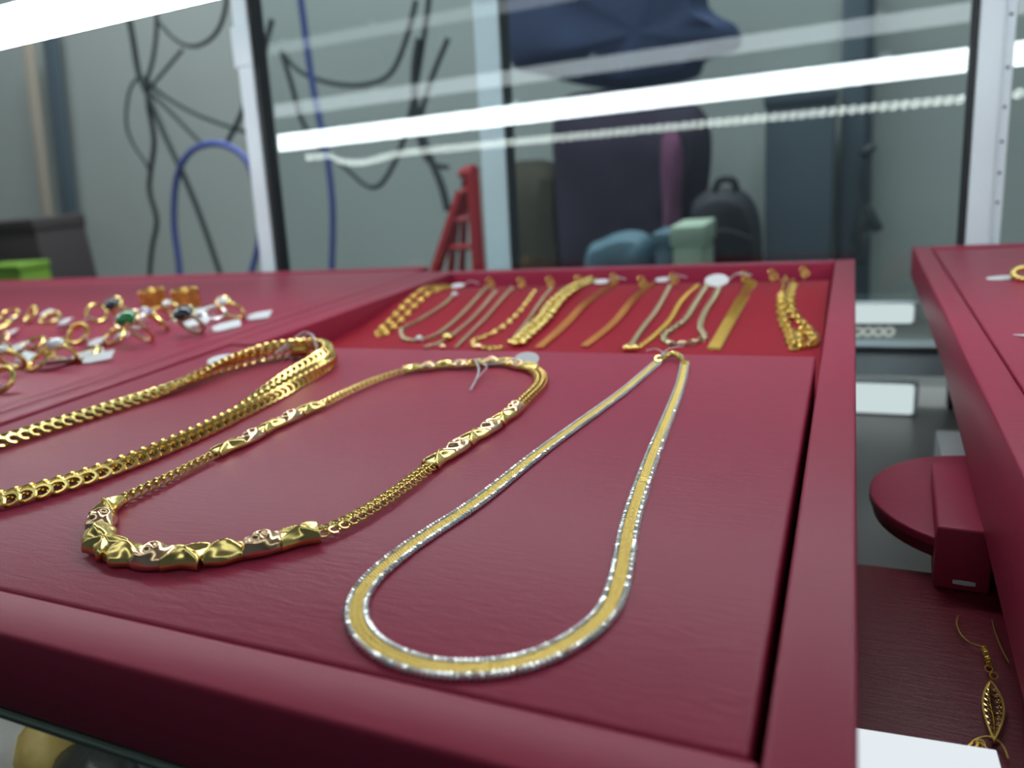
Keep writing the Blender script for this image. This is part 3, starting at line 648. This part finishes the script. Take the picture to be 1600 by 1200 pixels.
ring('gold_ring', 'coiled gold ring with dark gap at the front of the ring tray', 64, 571, 'ornate', rz=-0.2, tilt=0.6, tg=(0.006, 0.016))
ring('stone_ring', 'gold ring with a round pearl at the front of the ring tray', 105, 565, 'plain', stone='g_white', rz=0.3, tilt=2.15, sr=0.0062, tg=(0.010, 0.002))
ring('gold_ring', 'lone gold ring nearest the front, cut by the left edge', 6, 606, 'ornate', rz=0.3, tilt=0.8, tg=(-0.012, 0.006))
ring('gold_ring', 'gold ring with reddish stone at the left edge beside long tags', 4, 540, 'ornate', m='rose', rz=-0.4, tilt=0.6, tg=(0.012, 0.004))
ring('gold_ring', 'plain gold ring under long white tag left of centre', 55, 540, 'plain', rz=0.2, tilt=0.4, tg=(-0.018, 0.002))
ring('gold_ring', 'thin gold ring in front of the ribbed ring with white tag to its right', 140, 556, 'plain', rz=-0.3, tilt=0.35, tg=(0.0, -0.010))
def band_ring(label, x, y, rz):
    c = at(x, y + 18, ZP); t = thing('band_ring', label, 'ring', c, rz, 'wide filigree gold bands'); r, hgt = 0.0105, 0.016
    n = 26
    for z in (0.0008, hgt - 0.0008): MB().torus(r, r, 0.0008, n, 6, T_((0, 0, z))).build('edge_wire', M['gold2'], t)
    q = MB()
    for k in range(14):
        a0 = 2 * math.pi * k / 14
        q.torus(0.0022, 0.0034, 0.0005, 10, 5, Rz(a0) @ T_((r, 0, hgt * 0.28)) @ Ry(math.pi / 2) @ Rz(math.pi / 2))
        q.torus(0.0022, 0.0034, 0.0005, 10, 5, Rz(a0 + 0.2) @ T_((r, 0, hgt * 0.70)) @ Ry(math.pi / 2) @ Rz(math.pi / 2))
    q.build('filigree', M['orange_gold'], t)
    s = MB(); vs = []; fs = []
    for i in range(n):
        a = 2 * math.pi * i / n
        for rr in (r - 0.0006, r - 0.0001):
            for z in (0.0008, hgt - 0.0008): vs.append((rr * math.cos(a), rr * math.sin(a), z))
    for i in range(n):
        a, b = i * 4, ((i + 1) % n) * 4
        fs += [(a, b, b + 1, a + 1), (a + 2, a + 3, b + 3, b + 2), (a, a + 2, b + 2, b), (a + 1, b + 1, b + 3, a + 3)]
    s.add(vs, fs).build('band', M['gold2'], t)
band_ring('wide openwork gold band standing upright, left of the pair', 243, 462, 0.2)
band_ring('wide openwork gold band standing upright, right of the pair', 294, 462, 0.5)

# on the right tray
t = thing('earring', 'twisted gold earring beside a white tag on the right tray', 'earring', at(1592, 438, ZP))
MB().torus(0.0072, 0.0056, 0.0016, 22, 8, T_((0.004, 0, 0.004)) @ Rx(0.5)).build('hoop', M['gold'], t)
q = MB()
for k in range(16):
    a = k * 2 * math.pi / 16; q.ell((0.004 + 0.0072 * math.cos(a), 0.0056 * math.sin(a) * math.cos(0.5), 0.004 + 0.0056 * math.sin(a) * math.sin(0.5)), (0.0021, 0.0021, 0.0021), None, 8, 6)
q.build('twist', M['gold'], t)
t = thing('price_tag', 'white oval tag lying left of the earring on the right tray', 'tag', at(1566, 434, ZP + 0.0006))
MB().prism([(0.0085 * math.cos(a * 0.314), 0.0065 * math.sin(a * 0.314)) for a in range(20)], -0.0002, 0.0002, Ry(-0.05)).build('tag_card', M['paper'], t)
t = thing('price_tag', 'tip of a white tag string at the picture\'s right edge', 'tag', at(1600, 524, ZP + 0.0006))
MB().prism([(-0.004, 0.001), (-0.002, -0.001), (0.010, -0.003), (0.010, 0.0005)], -0.0002, 0.0002).build('tag_card', M['paper'], t)

# ================================================================ LOWER LEVEL IN THE GAP
ZL = -0.066
lp = thing('leather_riser', 'dark burgundy leather riser below the gap between trays', 'riser', (0.05, 0.17, -0.135))
MB().box((-0.14, -0.10, 0.0), (0.17, 0.118, -0.135 * -1 + ZL)).build('riser_block', M['dark'], lp, bevel=0.004)
dk = thing('ring_disc', 'round red leather disc stand between the trays', 'stand', (0.0565, 0.3215, -0.135))
MB().tube([(0, 0, 0), (0, 0, 0.076)], 0.018, 20).build('stem', M['dark'], dk)
def disc(z0, z1, r): return MB().prism([(r * math.cos(a * math.pi / 32), r * math.sin(a * math.pi / 32)) for a in range(64)], z0, z1)
disc(0.0805, 0.0845, 0.0455).build('disc_top', M['red'], dk, bevel=0.0008)
disc(0.0755, 0.0800, 0.0440).build('disc_base', M['dark'], dk, bevel=0.0008)
eb = at(1457, 918, ZL); er = at(1557, 934, ZL)
es = thing('earring_stand', 'small red leather block in front of the disc with scuffed edge', 'stand', eb)
MB().box((0, 0.0, 0.0), (0.0175, 0.060, 0.0245), Rz(-0.05)).build('block', M['red'], es, bevel=0.0012)
MB().prism([(0.006, -0.0003), (0.010, -0.0006), (0.013, -0.0003), (0.010, 0.0002)], 0.0030, 0.0045, Rz(-0.05)).build('scuff', M['paper'], es, label='pale scuff mark')
wa, wb2, wc2 = at(1474, 716, -0.085), at(1512, 716, -0.085), at(1474, 672, -0.085)
wc = thing('white_box', 'small white box standing behind the red disc', 'box', (wa.x, wa.y, -0.135))
MB().box((0, -0.004, 0), (0.030, wc2.y - wa.y, 0.050)).build('body', M['paper'], wc, bevel=0.001)
t = thing('reflection_panel', 'glowing white panel for a lamp reflection at the lower right on the dark leather', 'lamp', at(1350, 1139, ZL + 0.004))  # glowing slab stands in for a lamp's reflection
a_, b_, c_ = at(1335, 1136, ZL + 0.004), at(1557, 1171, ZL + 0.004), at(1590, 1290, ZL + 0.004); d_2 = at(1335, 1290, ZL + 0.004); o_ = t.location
MB().prism([((p - o_).x, (p - o_).y) for p in (a_, b_, c_, d_2)], -0.0020, 0.0).build('diffuser_or_glow', M['panel'], t, bevel=0.0004)
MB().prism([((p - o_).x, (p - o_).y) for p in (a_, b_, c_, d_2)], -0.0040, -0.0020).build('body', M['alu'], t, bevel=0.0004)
# filigree leaf earrings
def leaf_earring(label, wire, coil, rings_, leaf, grp='filigree drop earrings'):
    t = thing('leaf_earring', label, 'earring', (0, 0, 0), 0, grp); z = ZL + 0.002
    q = lambda p, dz=0: at(p[0], p[1], z + dz)
    MB().tube(catmull([q(p) for p in wire], sub=8), 0.00028, 6).build('ear_wire', M['gold2'], t)
    if coil:
        a, b = q(coil[0]), q(coil[1]); n = 60; ax = (b - a); L = ax.length; ax.normalize(); s1 = ax.cross(Vector((0, 0, 1))).normalized(); s2 = ax.cross(s1)
        MB().tube([a + ax * L * i / n + (s1 * math.cos(i * 1.0) + s2 * math.sin(i * 1.0)) * 0.00085 for i in range(n)], 0.00022, 5).build('wire_coil', M['gold2'], t)
    for p in rings_: MB().torus(0.0010, 0.0010, 0.00028, 12, 6, T_(q(p)) @ Rx(0.6)).build('jump_ring', M['gold2'], t)
    if leaf:
        top, bot, wl_, wr = leaf; a, b = q(top), q(bot); ax = (b - a); L = ax.length; ax.normalize(); s1 = ax.cross(Vector((0, 0, 1))).normalized()
        def P_(u, v): return a + ax * (L * u) + s1 * v
        wd = lambda u: math.sin(math.pi * u ** 0.85) * 1.0
        MB().tube([P_(u, -wl_ * wd(u)) for u in np.linspace(0, 1, 24)] + [P_(u, wr * wd(u)) for u in np.linspace(1, 0, 24)][1:-1], 0.00034, 6, closed=True).build('leaf_outline', M['gold2'], t)
        v = MB(); v.tube([P_(u, 0.0004 * math.sin(u * 6)) for u in np.linspace(0.03, 0.97, 14)], 0.00026, 5)
        for k in range(9):
            u0 = 0.12 + k * 0.095
            for sd, ww in ((-1, wl_), (1, wr)):
                e = min(0.96, u0 - 0.02 + 0.10); v.tube(catmull([P_(u0, 0), P_(u0 + 0.06, sd * ww * 0.45 * wd(u0)), P_(e - 0.06, sd * ww * 0.92 * wd(e - 0.06))], sub=5), 0.00016, 5)
                v.torus(0.0006, 0.0005, 0.00014, 8, 4, T_(P_(u0 + 0.02, sd * ww * 0.55 * wd(u0 + 0.02))))
        v.build('tracery', M['gold'], t)
    return t
leaf_earring('gold filigree leaf earring with curved ear wire on the dark leather', [(1497, 962), (1495, 975), (1502, 992), (1515, 1004), (1530, 1009), (1542, 1011)], [(1538, 1014), (1547, 1040)], [(1545, 1045), (1553, 1056)], ((1548, 1064), (1553, 1158), 0.0028, 0.0022))
leaf_earring('straight gold ear wire of the second earring at the far right', [(1550, 968), (1556, 990), (1566, 1015), (1577, 1036)], None, [], None)
leaf_earring('rounded gold filigree drop at the bottom right by the glowing panel', [(1512, 1166), (1528, 1154), (1548, 1152), (1566, 1164), (1575, 1185)], None, [(1532, 1162)], ((1530, 1160), (1545, 1200), 0.0016, 0.0016))

# ================================================================ STONES, LOWER LEFT
def rock(name, label, px, py, zc, r, m, seed):
    c = at(px, py, zc); c.z = -0.1348 + r[2] * 0.93; mb = MB().ell((0, 0, 0), r, None, 22, 14)
    vs = []
    for v in mb.v:
        k = 1 + 0.20 * noise.noise(Vector(v) * 60 + Vector((seed, 0, 0))) + 0.08 * noise.noise(Vector(v) * 180 + Vector((0, seed, 0))); vs.append((v[0] * k, v[1] * k, max(v[2] * k, -r[2] * 0.93)))
    mb.v = vs; o = mb.build(name, M[m]); o.location = c; return tag(o, label, 'stone')
rock('pale_stone', 'pale grey-white stone at the lower left corner below the tray', -40, 1170, -0.115, (0.028, 0.022, 0.022), 'stone_pale', 1)
rock('ochre_stone', 'rough ochre stone under the front edge of the tray', 62, 1178, -0.118, (0.0135, 0.012, 0.016), 'stone_ochre', 2)
rock('black_stone', 'black shiny stone right of the ochre one', 150, 1215, -0.121, (0.020, 0.014, 0.013), 'stone_black', 3)

# ================================================================ BEHIND THE GLASS
def cable(label, pxs, Y, r, m, name='cable', dy=None):
    pts = [atY(x, y, Y + (dy[i] if dy else 0)) for i, (x, y) in enumerate(pxs)]
    o = MB().tube(smooth_pts(catmull(pts, sub=10), 2), r, 8).build(name, M[m]); return tag(o, label, 'cable')
YC = 1.30
cable('thick black cable running diagonally through the blue loop to the tray', [(195, 0), (206, 50), (217, 115), (232, 150), (255, 205), (285, 270), (312, 335), (345, 430), (375, 520)], YC, 0.0062, 'cable')
cable('dark cable crossing right from the knot to the left post', [(222, 118), (250, 145), (300, 175), (350, 195), (400, 210), (470, 222)], YC + 0.02, 0.0045, 'cable')
cable('black cable from the knot to the top of the blue loop', [(228, 138), (265, 172), (300, 208), (316, 224)], YC + 0.01, 0.0055, 'cable')
cable('black cable rising from the loop to the left post', [(352, 228), (372, 190), (388, 150), (408, 95), (425, 30)], YC + 0.01, 0.0055, 'cable')
cable('wavy grey cable hanging left of the blue loop', [(230, 120), (232, 165), (241, 220), (235, 270), (234, 300), (245, 345), (238, 385), (234, 430), (232, 520)], YC, 0.0055, 'cable')
cable('thin cable bowing out leftmost from the knot', [(222, 115), (203, 140), (197, 190), (208, 225), (228, 255), (236, 275)], YC + 0.02, 0.0032, 'cable')
cable('short dark cable dropping beside the knot', [(243, 0), (245, 40), (241, 80), (236, 105), (226, 135)], YC + 0.01, 0.0042, 'cable')
cable('drooping dark cable at the top left under the lamp', [(245, 30), (275, 62), (305, 72), (335, 55), (352, 15), (358, -60)], YC + 0.02, 0.0045, 'cable')
cable('short cable branching up from the knot to the right', [(232, 140), (262, 105), (285, 78)], YC + 0.02, 0.0036, 'cable')
cable('blue cable bent into a tall arch left of the left post', [(283, 560), (281, 430), (272, 350), (276, 280), (295, 240), (325, 225), (355, 228), (385, 250), (402, 300), (407, 360), (396, 415), (378, 470), (360, 560)], YC, 0.0070, 'hose', 'blue_cable')
cable('blue cable hanging right of the left post', [(465, -40), (478, 60), (488, 130), (500, 190), (512, 250), (520, 330), (518, 430), (512, 560)], YC, 0.0066, 'hose', 'blue_cable')
cable('dark cable sagging across the pane right of the left post', [(440, 80), (470, 112), (520, 130), (570, 132), (610, 115), (635, 60), (650, 0)], YC + 0.02, 0.0050, 'cable')
cable('dark cable sloping behind the bright reflection', [(440, 80), (455, 130), (475, 195), (510, 240), (540, 262), (570, 288), (590, 291), (608, 270), (628, 225), (645, 160), (665, 40), (672, -20)], YC + 0.01, 0.0052, 'cable')
cable('thick dark cable dropping left of the middle post', [(655, 60), (648, 110), (650, 175), (670, 240), (690, 290), (700, 330)], YC, 0.0075, 'cable')
cable('dark cable curving near the middle post', [(700, 60), (672, 130), (655, 200), (668, 250), (700, 262)], YC + 0.03, 0.0052, 'cable')
def soft(name, label, cat, pxs, Y, depth, m, par=None, fold=0.007):
    """inflated cloth/bag shape: outline points on plane Y, swelling toward and away from the viewer"""
    pts = catmull([atY(x, y, Y) for x, y in pxs], closed=True, sub=6); c = sum(pts, Vector()) / len(pts); n = len(pts); mb = MB(); vs = []; fs = []
    ks = [(-0.5, 0.0), (-0.5, 0.45), (-0.42, 0.8), (0, 1.0), (0.42, 0.8), (0.5, 0.45), (0.5, 0.0)]
    for s, k in ks:
        for p in pts:
            q = c + (p - c) * max(k, 0.02); w = fold * math.sin(q.x * 55 + 2 * math.sin(q.z * 9)) * (k if k < 1 else 0.2)
            vs.append((q.x, q.y + depth * s + w, q.z))
    for r in range(len(ks) - 1):
        for i in range(n): fs.append((r * n + i, r * n + (i + 1) % n, (r + 1) * n + (i + 1) % n, (r + 1) * n + i))
    fs += [tuple(range(n)), tuple(6 * n + i for i in range(n))]
    o = mb.add(vs, fs).build(name, M[m], par)
    return tag(o, label, cat) if par is None else o
YB2 = 1.42
soft('navy_jacket', 'dark navy jacket hanging high behind the glass right of the middle post', 'jacket', [(795, -60), (1080, -90), (1108, 10), (1150, 40), (1155, 75), (1105, 95), (1080, 125), (960, 140), (850, 118), (795, 90)], 1.58, 0.09, 'navy')
soft('plum_coat', 'dark plum coat hanging low behind the glass', 'coat', [(868, 170), (940, 140), (1060, 150), (1110, 200), (1100, 330), (1064, 372), (1040, 480), (905, 500), (880, 430), (868, 300)], 1.55, 0.08, 'plum')
soft('olive_coat', 'olive brown coat beside the middle post', 'coat', [(796, 268), (830, 250), (872, 262), (878, 340), (884, 430), (876, 510), (800, 510), (792, 380)], 1.60, 0.06, 'olive')
soft('pink_scarf', 'dusty pink cloth hanging between the plum coat and the black backpack', 'scarf', [(1036, 212), (1060, 210), (1068, 262), (1064, 330), (1068, 420), (1040, 420), (1036, 330), (1032, 262)], 1.46, 0.03, 'pink', fold=0.006)
bpk = thing('backpack', 'black rounded backpack standing behind the glass', 'backpack', (0, 0, 0))
soft('bag_body', None, None, [(1080, 330), (1098, 302), (1130, 292), (1165, 300), (1186, 335), (1192, 400), (1194, 520), (1090, 520), (1082, 420)], 1.36, 0.12, 'black', bpk, 0.004)
MB().tube(catmull([atY(1115, 300, 1.30), atY(1125, 282, 1.30), atY(1145, 282, 1.30), atY(1152, 300, 1.30)], sub=6), 0.006, 8).build('carry_handle', M['black'], bpk)
MB().tube(catmull([atY(1095, 372, 1.293), atY(1130, 360, 1.290), atY(1178, 374, 1.293)], sub=6), 0.0025, 6).build('zip', M['seal'], bpk)
def px_box(name, label, cat, x0, y0, x1, Y, d, m, z0=CT, lid=None):
    a, b = atY(x0, y0, Y), atY(x1, y0, Y); zt = a.z
    t = thing(name, label, cat, (a.x, Y, z0)); w = b.x - a.x
    MB().box((0, 0, 0), (w, d, zt - z0)).build('body', M[m], t, bevel=0.004)
    if lid: MB().box((-0.003, -0.003, zt - z0 - lid), (w + 0.003, d + 0.003, zt - z0 + 0.002)).build('lid', M[m], t, bevel=0.003)
    return t
px_box('pale_box', 'pale green cardboard box behind the tray, left of the black backpack', 'box', 1050, 356, 1098, 1.16, 0.10, 'pale', lid=0.03)
px_box('teal_box', 'small teal box left of the pale green box', 'box', 1022, 366, 1049, 1.18, 0.08, 'bluebag', lid=0.02)
soft('blue_bag', 'blue-grey plastic bag slumped left of the teal box', 'bag', [(915, 400), (945, 372), (985, 360), (1018, 372), (1022, 420), (1020, 520), (915, 520)], 1.22, 0.08, 'bluebag', fold=0.006)
px_box('brown_box', 'dark brown box at the left edge behind the ring tray', 'box', -60, 352, 52, 1.35, 0.15, 'brownish', lid=0.03)
px_box('green_container', 'yellow-green plastic container at the far left behind the ring tray', 'container', -40, 418, 28, 1.20, 0.08, 'green', lid=0.015)
px_box('darkening_block', 'slate blue block added to darken the wall right of the backpack', 'darkening block', 1196, 150, 1306, 1.62, 0.10, 'slate', lid=0.02)  # block added for a dark reflection over the wall
# stepladder
ld = thing('stepladder', 'red metal stepladder folded behind the glass left of the middle post', 'ladder', (0, 0, 0))
def leg(x0, y0, x1, y1, Y0, Y1, w=0.009, name='leg'):
    a, b = atY(x0, y0, Y0), atY(x1, y1, Y1)
    if name == 'leg': b = a + (b - a) * ((CT + 0.012 - a.z) / (b.z - a.z))
    return MB().tube([a, b], w, 4).build(name, M['redpaint'], ld, smooth=False)
leg(738, 268, 748, 420, 1.10, 1.06, 0.0105); leg(728, 268, 722, 420, 1.18, 1.24, 0.007); leg(722, 300, 682, 420, 1.12, 1.10, 0.010); leg(714, 320, 705, 420, 1.20, 1.26, 0.008)
leg(724, 302, 742, 290, 1.11, 1.10, 0.007, 'rung'); leg(708, 345, 742, 340, 1.11, 1.10, 0.005, 'rung'); leg(694, 388, 745, 385, 1.11, 1.08, 0.005, 'rung')
leg(722, 272, 742, 266, 1.14, 1.12, 0.010, 'top_cap')
# left wall pipe + slate panel, right conduit and hanging keys
def strip(name, label, cat, p0, p1, w, d, Y, m):
    a, b = atY(*p0, Y), atY(*p1, Y); t = thing(name, label, cat, (a.x, Y, a.z)); e = b - a
    MB().add([(-w / 2, 0, 0), (w / 2, 0, 0), (w / 2, d, 0), (-w / 2, d, 0), (e.x - w / 2, 0, e.z), (e.x + w / 2, 0, e.z), (e.x + w / 2, d, e.z), (e.x - w / 2, d, e.z)],
             [(0, 3, 2, 1), (4, 5, 6, 7), (0, 1, 5, 4), (1, 2, 6, 5), (2, 3, 7, 6), (3, 0, 4, 7)]).build('profile', M[m], t, bevel=0.003)
    return t
strip('wall_pipe', 'beige upright strip on the wall at the far left', 'pipe', (96, 560), (38, 60), 0.034, 0.02, 1.70, 'beige')
strip('wall_panel', 'slate blue upright panel right of the beige strip', 'panel', (130, 560), (72, 30), 0.060, 0.015, 1.72, 'slate')
strip('wall_conduit', 'grey upright conduit on the wall left of the hanging keys', 'pipe', (1326, 560), (1338, -60), 0.045, 0.03, 1.70, 'slate')
strip('wall_panel', 'thin slate trim further right beside the conduit', 'panel', (1350, 560), (1362, -60), 0.016, 0.02, 1.72, 'slate')
hk = thing('key_bunch', 'dark bunch of keys hanging on the grey wall near the third post', 'keys', atY(1356, 235, 1.69))
MB().ell((0, 0, 0), (0.017, 0.008, 0.009), Rz(0.2) @ Ry(-0.5)).build('hook', M['cable'], hk)
MB().tube(catmull([(0, 0, -0.01), (-0.006, -0.004, -0.06), (0.006, -0.004, -0.12)], sub=6), 0.004, 6).build('cord', M['cable'], hk)
for k, (dx, dz, rr) in enumerate(((-0.008, -0.15, 0.2), (0.012, -0.13, -0.5), (0.0, -0.19, 0.1))):
    MB().box((-0.010, -0.004, -0.03), (0.010, 0.004, 0.03), T_((dx, -0.004, dz)) @ Ry(rr)).build('key', M['cable'], hk, bevel=0.003)
